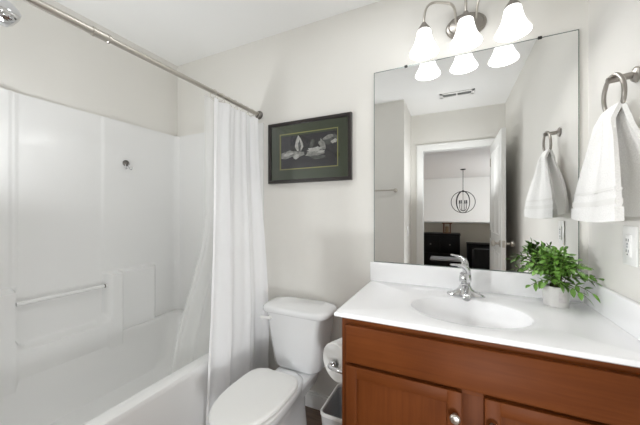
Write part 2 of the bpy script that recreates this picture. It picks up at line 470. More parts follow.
obj('back_panel', hf(back_depth, -1.515, -0.004, 0.25, 1.862, 190, 200, lambda y, z, d: Vector((XL+d, y, z))), 'acrylic', tub, angle=60)
def end_depth(x, z):
    return 0.012+0.07*(1-sstep(0.345, 0.372, z))*(1-sstep(-1.30, -1.26, x))
for nm, f in (('end_panel', lambda x, z, d: Vector((x, -d, z))), ('end_panel', lambda x, z, d: Vector((x, YS+d, z)))):
    b = hf(end_depth, XL+0.004, -1.185, 0.25, 1.862, 50, 100, f)
    z0, z1 = TZ-0.03, 1.862
    w = [[f(-1.185, z, 0.012), f(-1.185, z, 0.001)] for z in (z0, z1)]
    v = [b.verts.new(p) for p in (w[0][0], w[0][1], w[1][1], w[1][0])]; b.faces.new(v)
    obj('end_panel', b, 'acrylic', tub, angle=60)
b = new(); tube(b, [(XL+0.058, -0.970, 0.772), (XL+0.058, -0.556, 0.772)], 0.011, 14)
bar = obj('washcloth_bar', b, 'acrylic', tub)
b = new(); lathe(b, [(0.012, 0), (0.012, 0.006), (0.006, 0.012)], (XL+0.058, -0.566, 0.772), mtx=Matrix.Rotation(PI/2, 4, 'X'), n=16); obj('bar_end_socket', b, 'darknickel', tub)['label'] = 'dark metal end of the bar'

# chrome hook on the shower wall
hk = thing('suction_hook', 'small chrome hook stuck high on the glossy white shower wall', 'hook', (XL+0.017, -0.416, 1.575))
X0 = XL+0.017
b = new(); lathe(b, [(0.022, 0), (0.022, 0.004), (0.016, 0.010), (0.008, 0.015), (0, 0.016)], (X0, -0.416, 1.58), mtx=Matrix.Rotation(PI/2, 4, 'Y')); obj('disc', b, 'darknickel', hk)
for s in (-1, 1):
    b = new(); tube(b, bez((X0+0.010, -0.416+s*0.008, 1.575), (X0+0.012, -0.416+s*0.014, 1.535), (X0+0.045, -0.416+s*0.018, 1.52), (X0+0.04, -0.416+s*0.018, 1.555), 10), 0.003, 8); obj('prong', b, 'chrome', hk)

# shower head on its arm
sh = thing('showerhead', 'chrome shower head on a bent arm above the tub', 'shower head', (-1.62, YS, 2.11))
b = new(); lathe(b, [(0.03, 0.0), (0.029, 0.004), (0.018, 0.010), (0.012, 0.012)], (-1.62, YS, 2.136), mtx=Matrix.Rotation(-PI/2, 4, 'X')); obj('flange', b, 'chrome', sh)
b = new(); tube(b, bez((-1.62, YS+0.006, 2.136), (-1.62, YS+0.12, 2.136), (-1.62, YS+0.19, 2.136), (-1.62, YS+0.275, 2.106), 12), 0.0105); obj('arm', b, 'chrome', sh)
dv = Vector((0, 0.72, -0.42)).normalized()
q = Vector((0, 0, 1)).rotation_difference(dv).to_matrix().to_4x4()
b = new(); lathe(b, [(0.0, -0.012), (0.016, -0.008), (0.019, 0.006), (0.016, 0.02), (0.018, 0.03)], (-1.62, YS+0.280, 2.104), mtx=q); obj('ball_joint', b, 'chrome', sh)
b = new(); lathe(b, [(0.018, 0.0), (0.022, 0.015), (0.034, 0.045), (0.047, 0.075), (0.050, 0.10), (0.047, 0.125), (0.038, 0.139), (0.02, 0.146), (0, 0.147)], Vector((-1.62, YS+0.280, 2.104))+dv*0.028, mtx=q); obj('head', b, 'chrome', sh)

# curtain rod
rod = thing('curtain_rod', 'brushed nickel tension rod holding the shower curtain', 'curtain rod', (-1.203, -0.76, 1.918))
RX, RZ = -1.222, 1.922
b = new(); tube(b, [(RX, YS+0.012, RZ), (RX, -1.01, RZ)], 0.0142, 16); obj('outer_tube', b, 'nickel', rod)
b = new(); tube(b, [(RX, -1.015, RZ), (RX, -0.012, RZ)], 0.0125, 16); obj('inner_tube', b, 'nickel', rod)
b = new(); lathe(b, [(0.0125, 0), (0.0175, 0.002), (0.0175, 0.010), (0.0155, 0.012), (0.0155, 0.052), (0.017, 0.054), (0.017, 0.062), (0.0125, 0.064)], (RX, -1.015, RZ), axis='y'); obj('collar', b, 'nickel', rod)
for y, s in ((-0.001, 1), (YS+0.001, -1)):
    b = new(); lathe(b, [(0.029, 0), (0.029, 0.006), (0.025, 0.014), (0.016, 0.020), (0.0135, 0.032)], (RX, y, RZ), mtx=Matrix.Rotation(s*PI/2, 4, 'X')); obj('end_flange', b, 'darknickel', rod)

# shower curtain, gathered against the back wall
CY0, CY1 = -0.424, -0.02
def curtain_bm():
    b = new(); nu, nv = 190, 70; g = []
    for i in range(nu+1):
        s = i/nu; row = []
        for j in range(nv+1):
            t = j/nv; z = lerp(1.893, 0.09, t)
            # broad soft pleats, unevenly spaced, that relax lower down
            ph = 2*PI*(3.6*s+0.16*math.sin(5.1*s+0.7)+0.05*math.sin(2.2*t*(1-s)))
            amp = lerp(0.013, 0.026, sstep(0, 0.5, t))*(0.75+0.4*math.sin(6.3*s+1.1))
            y0 = lerp(CY0, -0.585, sstep(0.0, 1, t)**0.9)
            y = lerp(y0, CY1, s)+0.014*sstep(0, .4, t)*math.sin(ph+1.9)
            xb = lerp(RX, -1.130, sstep(0.0, 0.8, t))
            x = xb+amp*math.sin(ph)+0.0035*math.sin(ph*2.7+3*t+1)+0.002*math.sin(31*t+9*s)*sstep(.3, 1, t)
            if t < 0.02: z -= 0.008*abs(math.sin(ph/2))
            row.append(b.verts.new((x, min(y, -0.012), z)))
        g.append(row)
    for i in range(nu):
        for j in range(nv): b.faces.new((g[i][j], g[i+1][j], g[i+1][j+1], g[i][j+1]))
    return b
cur = tag(obj('shower_curtain', curtain_bm(), 'curtain', angle=180), 'white fabric shower curtain gathered in folds beside the toilet', 'curtain')
def liner_bm():
    b = new(); nu, nv = 90, 50; g = []
    for i in range(nu+1):
        s = i/nu; row = []
        for j in range(nv+1):
            t = j/nv; z = lerp(1.893, 0.26, t)
            ph = 2*PI*(4.2*s+0.2*t)
            fl = sstep(0.38, 1.0, t)
            y = lerp(CY0-0.038-0.10*fl, -0.06-0.03*fl, s)
            x = RX-0.026-0.165*fl*(1-0.35*s)-0.010*s + lerp(0.006, 0.016, t)*math.sin(ph)
            row.append(b.verts.new((x, y, z)))
        g.append(row)
    for i in range(nu):
        for j in range(nv): b.faces.new((g[i][j], g[i+1][j], g[i+1][j+1], g[i][j+1]))
    return b
tag(obj('curtain_liner', liner_bm(), 'liner', angle=180), 'sheer shower liner hanging inside the tub behind the white curtain', 'curtain liner')
ring_ys = [CY0+0.004+k*(CY1-CY0-0.02)/7 for k in range(8)]
b = new(); torus(b, (RX, ring_ys[0], RZ-0.010), 0.024, 0.0016, (0, 1, 0), 28, 6)
ring0 = tag(obj('curtain_ring', b, 'nickel', origin=(RX, ring_ys[0], RZ+0.016)), 'thin metal ring carrying the shower curtain on the rod', 'curtain ring', 'rings along the curtain rod')
for y in ring_ys[1:]:
    c = ring0.copy(); COL.objects.link(c); c.location.y = y

# ---------------------------------------------------------------- framed picture
def rect_ring(b, x0, x1, z0, z1, w, ya, yb, bev=0.0):
    """mitred rectangular frame between outer rect and inner rect"""
    def rr(d, y): return [Vector((x0+d, y, z0+d)), Vector((x1-d, y, z0+d)), Vector((x1-d, y, z1-d)), Vector((x0+d, y, z1-d))]
    rings(b, [rr(0, ya), rr(0, yb+bev), rr(bev, yb), rr(w-bev, yb), rr(w, yb+bev), rr(w, ya), rr(0, ya)], True)
PX0, PX1, PZ0, PZ1 = -1.133, -0.538, 1.434, 1.836
pic = thing('framed_picture', 'wide black framed picture with olive mat hanging above the toilet', 'picture', (-0.835, -0.001, PZ0))
b = new(); rect_ring(b, PX0, PX1, PZ0, PZ1, 0.021, -0.001, -0.026, 0.003); obj('frame', b, 'frame', pic, angle=25)
b = new(); rect_ring(b, PX0+0.019, PX1-0.019, PZ0+0.019, PZ1-0.019, 0.073, -0.004, -0.012); obj('mat_board', b, 'mat', pic, angle=25)
ax0, ax1, az0, az1 = PX0+0.088, PX1-0.088, PZ0+0.088, PZ1-0.076
b = new(); rect_ring(b, ax0, ax1, az0, az1, 0.0055, -0.004, -0.0135); obj('gold_fillet', b, 'gold', pic, angle=25)
b = new(); box(b, (ax0-0.01, -0.006, az0-0.02), (ax1+0.01, -0.002, az1+0.02)); art = obj('print', b, 'paperdark', pic, angle=0)
def blob(pts, y, th=0.0012):
    b = new()
    W = ax1-ax0; H = az1-az0
    P = [(ax0+W*u, az0+H*v) for u, v in pts]
    rings(b, [[Vector((x, y, z)) for x, z in P], [Vector((x, y-th, z)) for x, z in P]], True, True, True)
    return b
def rag(cu, cv, ru, rv, n, j, seed, rot=0):
    R = random.Random(seed); o = []
    for k in range(n):
        a = 2*PI*k/n; f = 1+R.uniform(-j, j); u = ru*f*math.cos(a); v = rv*f*math.sin(a)
        o.append((cu+u*math.cos(rot)-v*math.sin(rot)*0.6, cv+u*math.sin(rot)*1.6+v*math.cos(rot)))
    return o
# generic pale stone-like shapes
for pts, m, y in (
    ([(0.02, .33), (.1, .30), (.22, .36), (.34, .33), (.44, .38), (.43, .46), (.33, .49), (.24, .50), (.18, .54), (.09, .50), (.02, .47)], 'stone', -0.006),
    ([(.27, .62), (.29, .80), (.33, .93), (.37, .84), (.41, .70), (.42, .60), (.38, .50), (.31, .50)], 'stonelt', -0.0065),
    ([(.34, .50), (.33, .70), (.36, .80), (.38, .62), (.37, .5)], 'stonedk', -0.0078),
    (rag(.62, .40, .155, .085, 18, .16, 3, .05), 'stone', -0.006),
    (rag(.57, .66, .035, .11, 12, .2, 5, -.3), 'stonedk', -0.0062),
    (rag(.62, .50, .13, .06, 16, .3, 8, .08), 'stonelt', -0.0073),
    (rag(.74, .60, .05, .16, 14, .25, 9, .35), 'stone', -0.0066),
    (rag(.87, .72, .115, .13, 16, .15, 12, .22), 'stonedk', -0.0061),
    (rag(.84, .78, .09, .05, 12, .2, 14, .25), 'stone', -0.0074),
    (rag(.30, .34, .05, .07, 12, .3, 21, .2), 'stonelt', -0.0069),
    (rag(.14, .42, .09, .05, 14, .3, 23, .1), 'stonelt', -0.0066),
    (rag(.72, .42, .06, .035, 12, .3, 25, .0), 'stonelt', -0.0078),
    (rag(.93, .66, .05, .05, 12, .25, 27, .3), 'stonelt', -0.0076),
    (rag(.66, .28, .13, .05, 14, .25, 17, -.03), 'stonedk', -0.0069)):
    obj('printed_shape', blob(pts, y), m, art, angle=0)
b = new(); box(b, (PX0+0.02, -0.0175, PZ0+0.02), (PX1-0.02, -0.0155, PZ1-0.02)); obj('glass', b, 'glass', pic, angle=0)

# ---------------------------------------------------------------- wall mirror
MX0, MX1, MZ0, MZ1 = -0.404, 0.502, 0.958, 2.040
mir = thing('wall_mirror', 'large frameless mirror standing on the white backsplash behind the sink', 'mirror', ((MX0+MX1)/2, 0, MZ0))
b = new(); box(b, (MX0, -0.008, MZ0), (MX1, -0.002, MZ1), 0.0); obj('mirror_glass', b, 'mirror', mir, angle=0)
b = new(); rect_ring(b, MX0-0.002, MX1+0.002, MZ0-0.001, MZ1+0.002, 0.0035, -0.0005, -0.0085); obj('polished_edge', b, 'mirroredge', mir, angle=0)
for x in (-0.228, 0.365):
    b = new(); box(b, (x-0.008, -0.012, MZ1-0.006), (x+0.008, -0.0005, MZ1+0.007), 0.002); obj('clip', b, 'dark', mir)

# ---------------------------------------------------------------- vanity light
vl = thing('vanity_light', 'brushed nickel three-shade bath light above the mirror', 'wall light', (0.063, 0, 2.178))
LC = Vector((0.063, 0, 2.182))
b = new()
pr = [(1.0, 0.0), (1.0, 0.010), (0.95, 0.016), (0.86, 0.018), (0.80, 0.026), (0.5, 0.032), (0.0, 0.034)]
rs = [[Vector((LC.x+0.092*r*math.cos(2*PI*k/40), -h, LC.z+0.062*r*math.sin(2*PI*k/40))) for k in range(40)] for r, h in [(max(r, 1e-3), h) for r, h in pr]]
rings(b, rs, True, True, True); obj('backplate', b, 'platenickel', vl)
SX = [-0.125, 0.058, 0.241]; SY = -0.130; SZ = 2.140
for i, x in enumerate(SX):
    b = new()
    st = Vector((LC.x+(-0.045, 0, 0.045)[i], -0.026, LC.z+0.008))
    mid = Vector(((st.x+x)/2, (st.y+SY)/2, 2.288))
    pts = bez(st, st+Vector((0, -0.03, 0.10)), mid+Vector(((st.x-x)*0.35, 0.03, 0.0)), mid, 12)+bez(mid, mid+Vector(((x-st.x)*0.35, -0.03, 0.0)), Vector((x, SY, 2.262)), Vector((x, SY, SZ+0.028)), 12)[1:]
    tube(b, pts, 0.0058, 10); obj('arm', b, 'nickel', vl)
    b = new(); lathe(b, [(0.010, 0.034), (0.013, 0.028), (0.024, 0.012), (0.031, 0.0), (0.031, -0.012), (0.026, -0.014)], (x, SY, SZ)); obj('socket_cap', b, 'platenickel', vl)
    b = new()
    prof = [(0.030, -0.003), (0.033, -0.010), (0.0355, -0.025), (0.039, -0.042), (0.044, -0.060), (0.051, -0.078), (0.061, -0.097), (0.068, -0.109), (0.0695, -0.114), (0.0665, -0.1145), (0.058, -0.097), (0.047, -0.078), (0.040, -0.060), (0.035, -0.042), (0.0315, -0.025), (0.027, -0.005)]
    rs = [[Vector((x+r*math.cos(2*PI*k/32), SY+r*math.sin(2*PI*k/32), SZ+h)) for k in range(32)] for r, h in prof]
    rings(b, rs, True, True, True)
    shd = obj('shade', b, 'shade', vl, angle=60)
    b = new(); lathe(b, [(0.010, -0.015), (0.012, -0.035), (0.024, -0.055), (0.027, -0.070), (0.022, -0.086), (0.0, -0.094)], (x, SY, SZ), n=20); obj('bulb', b, 'bulb', shd)

# ---------------------------------------------------------------- vanity cabinet
CX0, CX1, CYF = -0.395, XR-0.002, -0.555
van = thing('vanity_cabinet', 'cherry-stained wooden vanity cabinet under the white countertop', 'cabinet', ((CX0+CX1)/2, -0.28, 0))
b = new()
box(b, (CX0, CYF+0.018, 0.10), (CX0+0.016, -0.003, 0.828)); box(b, (CX1-0.016, CYF+0.018, 0.10), (CX1, -0.003, 0.828))
box(b, (CX0+0.016, CYF+0.02, 0.10), (CX1-0.016, -0.003, 0.118)); box(b, (CX0, CYF+0.075, 0.0), (CX1, CYF+0.09, 0.10)); box(b, (CX0+0.016, -0.012, 0.118), (CX1-0.016, -0.004, 0.828))
obj('body', b, 'woodv', van)
for x0, x1, z0, z1 in ((CX0, CX0+0.045, 0.10, 0.828), (CX1-0.05, CX1, 0.10, 0.828), (0.020, 0.104, 0.14, 0.64)):
    b = new(); box(b, (x0, CYF, z0), (x1, CYF+0.02, z1), 0.001); obj('face_frame_stile', b, 'woodv', van)
for z0, z1 in ((0.10, 0.14), (0.63, 0.675), (0.785, 0.828)):
    b = new(); box(b, (CX0+0.045, CYF+0.0004, z0), (CX1-0.05, CYF+0.0196, z1)); obj('face_frame_rail', b, 'woodh', van)
b = new(); box(b, (-0.374, CYF-0.019, 0.661), (0.515, CYF, 0.804), 0.004, 3); obj('false_drawer_front', b, 'woodh', van)
def cab_door(x0, x1, knobx):
    z0, z1 = 0.118, 0.649; w = 0.045; y0, y1 = CYF-0.019, CYF
    b = new(); box(b, (x0+w-0.006, CYF-0.010, z0+w-0.006), (x1-w+0.006, CYF-0.001, z1-w+0.006))
    d = obj('door', b, 'woodv', van, angle=0)
    for a, c in ((x0, x0+w), (x1-w, x1)):
        b = new(); box(b, (a, y0, z0), (c, y1, z1), 0.003); obj('door_stile', b, 'woodv', d)
    for a, c in ((z0, z0+w), (z1-w, z1)):
        b = new(); box(b, (x0+w-0.002, y0+0.0003, a), (x1-w+0.002, y1, c), 0.003); obj('door_rail', b, 'woodh', d)
    b = new(); lathe(b, [(0.0075, 0), (0.0065, 0.010), (0.009, 0.014), (0.0155, 0.019), (0.016, 0.024), (0.012, 0.029), (0.0, 0.031)], (knobx, y0, 0.572), mtx=Matrix.Rotation(PI/2, 4, 'X'), n=24)
    obj('knob', b, 'nickel', d)['label'] = 'brushed nickel knob'
cab_door(-0.374, 0.030, 0.009)
cab_door(0.094, 0.498, 0.116)

# countertop with integral oval basin
TX0, TX1, TY0, TY1, TOP, BOT = -0.420, XR-0.002, -0.578, -0.002, 0.850, 0.829
vt = thing('vanity_countertop', 'white cultured marble countertop with built-in oval sink', 'countertop', ((TX0+TX1)/2, -0.29, BOT))
SC = Vector((0.055, -0.325)); SA, SB = 0.216, 0.166
def top_mesh():
    b = new(); N = 144
    angs = [2*PI*k/N for k in range(N)]
    for cx, cy in ((TX0, TY0), (TX1, TY0), (TX1, TY1), (TX0, TY1)):
        a = math.atan2(cy-SC.y, cx-SC.x) % (2*PI)
        k = min(range(N), key=lambda i: abs(angs[i]-a)); angs[k] = a
    def rect(d, z):
        o = []
        for a in angs:
            c, s = math.cos(a), math.sin(a); ts = []
            if c > 1e-9: ts.append((TX1-d-SC.x)/c)
            if c < -1e-9: ts.append((TX0+d-SC.x)/c)
            if s > 1e-9: ts.append((TY1-d-SC.y)/s)
            if s < -1e-9: ts.append((TY0+d-SC.y)/s)
            t = min(ts); o.append(Vector((SC.x+t*c, SC.y+t*s, z)))
        return o
    def ell(k, z): return [Vector((SC.x+SA*k*math.cos(a), SC.y+SB*k*math.sin(a), z)) for a in angs]
    rings(b, [ell(1.02, BOT), rect(0.006, BOT), rect(0.0, BOT+0.005), rect(0.0, TOP-0.006), rect(0.002, TOP-0.002), rect(0.007, TOP), ell(1.16, TOP), ell(1.10, TOP-0.002), ell(1.02, TOP-0.0035), ell(1.0, TOP-0.0055), ell(1.0, BOT), ell(1.02, BOT)], True)
    return b
obj('slab', top_mesh(), 'marble', vt, angle=40)
b = new(); N = 96
def ell(k, z): return [Vector((SC.x+SA*k*math.cos(2*PI*i/N), SC.y+SB*k*math.sin(2*PI*i/N), z)) for i in range(N)]
rings(b, [ell(1.0, TOP-0.0055), ell(0.985, TOP-0.012), ell(0.955, TOP-0.03), ell(0.90, TOP-0.06), ell(0.80, TOP-0.09), ell(0.64, TOP-0.115), ell(0.42, TOP-0.130), ell(0.12, TOP-0.136), ell(0.119, TOP-0.16), ell(0.8, TOP-0.15), ell(0.99, TOP-0.06), ell(1.0, TOP-0.0055)], True)
bas = obj('sink_basin', b, 'marble', vt, angle=60)
b = new(); lathe(b, [(0.026, 0.0), (0.026, 0.003), (0.020, 0.004), (0.014, 0.001), (0.0, 0.004)], (SC.x, SC.y, TOP-0.1365)); obj('drain', b, 'chrome', bas)
b = new(); box(b, (TX0-0.006, -0.020, TOP-0.001), (TX1, -0.0015, 0.956), 0.004, 3); obj('backsplash', b, 'marble', vt)
b = new(); box(b, (TX1-0.019, TY0+0.004, TOP-0.001), (TX1, -0.020, 0.956), 0.004, 3); obj('side_splash', b, 'marble', vt)

# ---------------------------------------------------------------- faucet
FX, FY = 0.057, -0.118
fa = thing('faucet', 'chrome single-lever faucet behind the oval sink', 'faucet', (FX, FY, TOP))
b = new()
def oblong(hx, hy, z, n=40):
    return [Vector((FX+hx*math.copysign(abs(math.cos(2*PI*k/n))**0.75, math.cos(2*PI*k/n)), FY+hy*math.copysign(abs(math.sin(2*PI*k/n))**0.9, math.sin(2*PI*k/n)), z)) for k in range(n)]
rings(b, [oblong(0.080, 0.028, TOP), oblong(0.081, 0.029, TOP+0.004), oblong(0.076, 0.027, TOP+0.010), oblong(0.062, 0.026, TOP+0.016), oblong(0.042, 0.026, TOP+0.024), oblong(0.031, 0.026, TOP+0.034), oblong(0.026, 0.025, TOP+0.044)], True, True, True)
obj('base_plate', b, 'chrome', fa, angle=60)
b = new(); lathe(b, [(0.0235, 0.040), (0.0225, 0.050), (0.0205, 0.056), (0.0245, 0.060), (0.0270, 0.070), (0.0270, 0.084), (0.0245, 0.098), (0.018, 0.108), (0.008, 0.112), (0, 0.1125)], (FX, FY, TOP), n=32); obj('body', b, 'chrome', fa, angle=60)
b = new()
rs = []
for (y, z, hx, hz) in ((0.0, 0.034, 0.019, 0.020), (-0.03, 0.034, 0.0195, 0.018), (-0.07, 0.032, 0.019, 0.014), (-0.10, 0.028, 0.018, 0.012), (-0.115, 0.025, 0.017, 0.012), (-0.122, 0.023, 0.014, 0.009)):
    rs.append([Vector((FX+hx*math.copysign(abs(math.cos(2*PI*k/24))**0.6, math.cos(2*PI*k/24)), FY-0.015+y, TOP+z+hz*math.copysign(abs(math.sin(2*PI*k/24))**0.6, math.sin(2*PI*k/24)))) for k in range(24)])
rings(b, rs, True, True, True); obj('spout', b, 'chrome', fa, angle=60)
b = new(); lathe(b, [(0.0115, 0.022), (0.0115, 0.010), (0.009, 0.009)], (FX, FY-0.120, TOP), n=20); obj('aerator', b, 'chrome', fa)
b = new()
rs = []
ctr = bez((FX+0.006, FY-0.002, TOP+0.100), (FX+0.010, FY-0.01, TOP+0.140), (FX-0.020, FY-0.03, TOP+0.148), (FX-0.062, FY-0.06, TOP+0.150), 14)
for i, p in enumerate(ctr):
    t = i/14; w = lerp(0.018, 0.010, sstep(0, .8, t)); h = lerp(0.018, 0.005, sstep(0, 0.9, t))
    tg = (ctr[min(i+1, 14)]-ctr[max(i-1, 0)]).normalized(); sd = tg.cross(Vector((0, 0, 1))).normalized(); up = sd.cross(tg).normalized()
    if i == 14: w *= 0.7; h *= 0.6
    rs.append([p+sd*w*math.cos(2*PI*k/18)+up*h*math.sin(2*PI*k/18) for k in range(18)])
rings(b, rs, True, True, True); obj('lever', b, 'chrome', fa, angle=60)

# ---------------------------------------------------------------- potted plant
QX, QY = 0.395, -0.112
pl = thing('potted_plant', 'small leafy green plant in a round pale pot beside the faucet', 'plant', (QX, QY, TOP))
b = new(); lathe(b, [(0.038, 0.0), (0.041, 0.002), (0.0435, 0.030), (0.0455, 0.076), (0.0465, 0.082), (0.045, 0.084), (0.042, 0.080), (0.041, 0.066), (0, 0.066)], (QX, QY, TOP), n=40); pot = obj('pot', b, 'pot', pl, angle=50)
b = new(); rs = []
for z in (0.022, 0.066):
    R = lerp(0.0430, 0.0452, (z-0.02)/0.06)+0.0012
    rs.append([Vector((QX+R*math.sin(a), QY-R*math.cos(a), TOP+z)) for a in [(-0.05+0.62*k/10) for k in range(11)]])
rings(b, rs, False); obj('pot_patch', b, 'potpatch', pot, angle=60)
b = new(); lathe(b, [(0.0405, 0.0655), (0.038, 0.070), (0.02, 0.074), (0, 0.074)], (QX, QY, TOP), n=24); obj('moss', b, 'soil', pl)
R = random.Random(21)
stems = new(); leaves = new()
def leaf_at(p, d, L, W, droop):
    d = d.normalized(); side = d.cross(Vector((0, 0, 1)))
    if side.length < 1e-3: side = Vector((1, 0, 0))
    side.normalize(); side = (Matrix.Rotation(R.uniform(-0.7, 0.7), 3, d) @ side); up = side.cross(d).normalized()
    sec = [(0, 0.06), (0.18, 0.62), (0.42, 1.0), (0.66, 0.86), (0.86, 0.45), (1.0, 0.03)]
    L3 = []
    for t, w in sec:
        c = p+d*L*t-Vector((0, 0, 1))*droop*L*t*t
        L3.append([c-side*W*w+up*W*0.25*w, c+up*0.0, c+side*W*w+up*W*0.25*w])
    vs = [[leaves.verts.new(q) for q in r] for r in L3]
    if max(q.y for r in L3 for q in r) > -0.012:
        sh = max(q.y for r in L3 for q in r)+0.012
        for r in vs:
            for v in r: v.co.y -= sh
    if max(q.x for r in L3 for q in r) > 0.53:
        pass
    for a, c in zip(vs, vs[1:]):
        for i in range(2): leaves.faces.new((a[i], a[i+1], c[i+1], c[i]))
base = Vector((QX, QY, TOP+0.072))
tips = []
for k in range(40):
    a = 2*PI*k/40*7.0+R.uniform(-0.25, 0.25); sp = R.uniform(0.15, 1.0)**0.6
    rx = sp*(0.112 if math.cos(a) < 0 else 0.100)
    tip = Vector((QX+rx*math.cos(a), QY-0.01+0.078*sp*math.sin(a), TOP+0.072+0.165*math.sqrt(max(0.02, 1-(sp*0.93)**2))*R.uniform(0.8, 1.0)+0.018-0.030*max(0, math.cos(a))*sp))
    tip.y = min(tip.y, -0.022)
    tips.append(tip)
# trailing sprigs on the wall side and the near edge
for dx, dy, dz in ((0.108, -0.05, 0.072), (0.090, -0.075, 0.035), (0.070, -0.085, 0.020), (0.122, -0.03, 0.085), (-0.10, -0.07, 0.045), (-0.01, -0.085, 0.055), (-0.055, -0.08, 0.06), (-0.12, -0.05, 0.10)):
    tips.append(Vector((QX+dx, QY+dy, TOP+0.045+dz)))
for tip in tips:
    o = base+Vector((R.uniform(-.02, .02), R.uniform(-.02, .02), 0))
    m1 = o+Vector((0, 0, 0.045+0.3*(tip.z-o.z))); pts = bez(o, m1, lerp(o, tip, 0.7)+Vector((0, 0, 0.03)), tip, 8)
    tube(stems, pts, [0.0014]*8+[0.0008], 5)
    n = 5
    for i in range(n):
        t = 0.36+0.64*i/(n-1); f = t*8; j = min(int(f), 7); p = lerp(pts[j], pts[j+1], f-j); tg = (pts[j+1]-pts[j]).normalized()
        if i == n-1: dirs = [tg+Vector((0, 0, R.uniform(-.3, .2)))]
        else:
            s = tg.cross(Vector((0, 0, 1))); s = s.normalized() if s.length > 1e-3 else Vector((1, 0, 0))
            ro = Matrix.Rotation(R.uniform(0, PI), 3, tg)
            s = ro @ s
            dirs = [s*0.9+tg*0.7, -s*0.9+tg*0.7]
        for d in dirs:
            leaf_at(p, d+Vector((R.uniform(-.25, .25), R.uniform(-.25, .25), R.uniform(-.2, .25))), R.uniform(0.024, 0.036), R.uniform(0.007, 0.0105), R.uniform(0.05, 0.4))
for v in stems.verts: v.co.y = min(v.co.y, -0.011)
obj('stems', stems, 'stem', pl); obj('foliage', leaves, 'leaf', pl, angle=80)

# ---------------------------------------------------------------- toilet
TCX = -0.83
toi = thing('toilet', 'white two-piece toilet with closed lid below the picture', 'toilet', (TCX, -0.42, 0))
def egg(yb, yf, hw, z, pk=0.46, n=48, pb=2.7, pf=2.05, x=None):
    x = TCX+0.004 if x is None else x
    yc = lerp(yb, yf, pk); o = []
    for k in range(n):
        a = 2*PI*k/n; c, s = math.cos(a), math.sin(a)
        if c >= 0: y = yc+(yb-yc)*abs(c)**(2/pb); X = hw*math.copysign(abs(s)**(2/pb), s)
        else: y = yc+(yf-yc)*abs(c)**(2/pf); X = hw*math.copysign(abs(s)**(2/pf), s)
        o.append(Vector((x+X, y, z)))
    return o
b = new()
rings(b, [egg(-0.12, -0.58, 0.084, 0.0, .4), egg(-0.12, -0.58, 0.080, 0.03, .4), egg(-0.12, -0.54, 0.066, 0.10, .4), egg(-0.12, -0.58, 0.070, 0.17, .45), egg(-0.14, -0.66, 0.096, 0.25, .6), egg(-0.18, -0.735, 0.126, 0.300, .66), egg(-0.22, -0.760, 0.139, 0.332, .62), egg(-0.24, -0.758, 0.138, 0.343, .62), egg(-0.24, -0.74, 0.12, 0.348, .6)], True, True, True)
obj('bowl', b, 'porcelain', toi, angle=60)
b = new(); rs = []
for z, hx, y1 in ((0.20, 0.075, -0.28), (0.27, 0.098, -0.36), (0.303, 0.112, -0.40), (0.313, 0.108, -0.397)):
    rs.append(rrect(TCX, (y1-0.03)/2, hx, (-0.03-y1)/2, 0.03, z))
rings(b, rs, True, True, True); obj('tank_deck', b, 'porcelain', toi, angle=60)
LB, LF, LW = -0.352, -0.788, 0.151
EG = dict(pk=.45, pb=4.6)
b = new()
rings(b, [egg(LB, LF+0.01, LW-0.004, 0.354, **EG), egg(LB, LF+0.006, LW-0.002, 0.358, **EG), egg(LB, LF+0.006, LW-0.002, 0.368, **EG), egg(LB, LF+0.012, LW-0.008, 0.373, **EG)], True, True, True)
obj('seat', b, 'plastic', toi, angle=60)
b = new()
rings(b, [egg(LB-0.006, LF+0.016, LW-0.014, 0.380, **EG), egg(LB, LF, LW, 0.387, **EG), egg(LB, LF, LW, 0.394, **EG), egg(LB-0.003, LF+0.004, LW-0.005, 0.400, **EG), egg(LB-0.012, LF+0.016, LW-0.017, 0.403, **EG), egg(LB-0.08, LF+0.10, LW-0.08, 0.405, **EG)], True, True, True)
obj('seat_lid', b, 'plastic', toi, angle=60)
for s in (-1, 1):
    b = new(); box(b, (TCX+s*0.07-0.02, LB-0.012, 0.345), (TCX+s*0.07+0.02, LB+0.022, 0.388), 0.006); obj('hinge', b, 'plastic', toi)
def tank_ring(hx, y1, z, r=0.05, y0=-0.020, bow=0.016):
    """rounded box seen from above with a gently bowed front"""
    yc, hy = (y1+y0)/2, (y0-y1)/2
    pts = rrect(TCX, yc, hx, hy, min(r, hy-0.002), z, 8)
    for p in pts:
        if p.y < yc: p.y -= bow*(1-((p.x-TCX)/hx)**2)*(yc-p.y)/hy
    return pts
b = new()
rings(b, [tank_ring(0.120, -0.160, 0.314), tank_ring(0.138, -0.178, 0.318), tank_ring(0.150, -0.190, 0.335), tank_ring(0.160, -0.196, 0.39), tank_ring(0.178, -0.204, 0.50), tank_ring(0.192, -0.210, 0.60), tank_ring(0.200, -0.212, 0.648)], True, True, True)
tank = obj('tank', b, 'porcelain', toi, angle=60)
b = new()
rings(b, [tank_ring(0.200, -0.213, 0.648), tank_ring(0.215, -0.226, 0.650), tank_ring(0.220, -0.231, 0.656, .06), tank_ring(0.220, -0.231, 0.672, .06), tank_ring(0.215, -0.226, 0.681, .06), tank_ring(0.202, -0.213, 0.686, .06), tank_ring(0.15, -0.165, 0.689, 0.05)], True, True, True)
obj('tank_lid', b, 'porcelain', toi, angle=60)
b = new(); lathe(b, [(0.013, 0), (0.013, 0.008), (0.009, 0.012), (0.008, 0.02)], (TCX-0.150, -0.210, 0.615), mtx=Matrix.Rotation(PI/2, 4, 'X'), n=20)
tube(b, bez((TCX-0.150, -0.228, 0.615), (TCX-0.165, -0.236, 0.618), (TCX-0.18, -0.238, 0.619), (TCX-0.205, -0.236, 0.615), 8), [0.008]*4+[0.009]*3+[0.0095, 0.007], 12)
obj('flush_lever', b, 'plastic', toi)

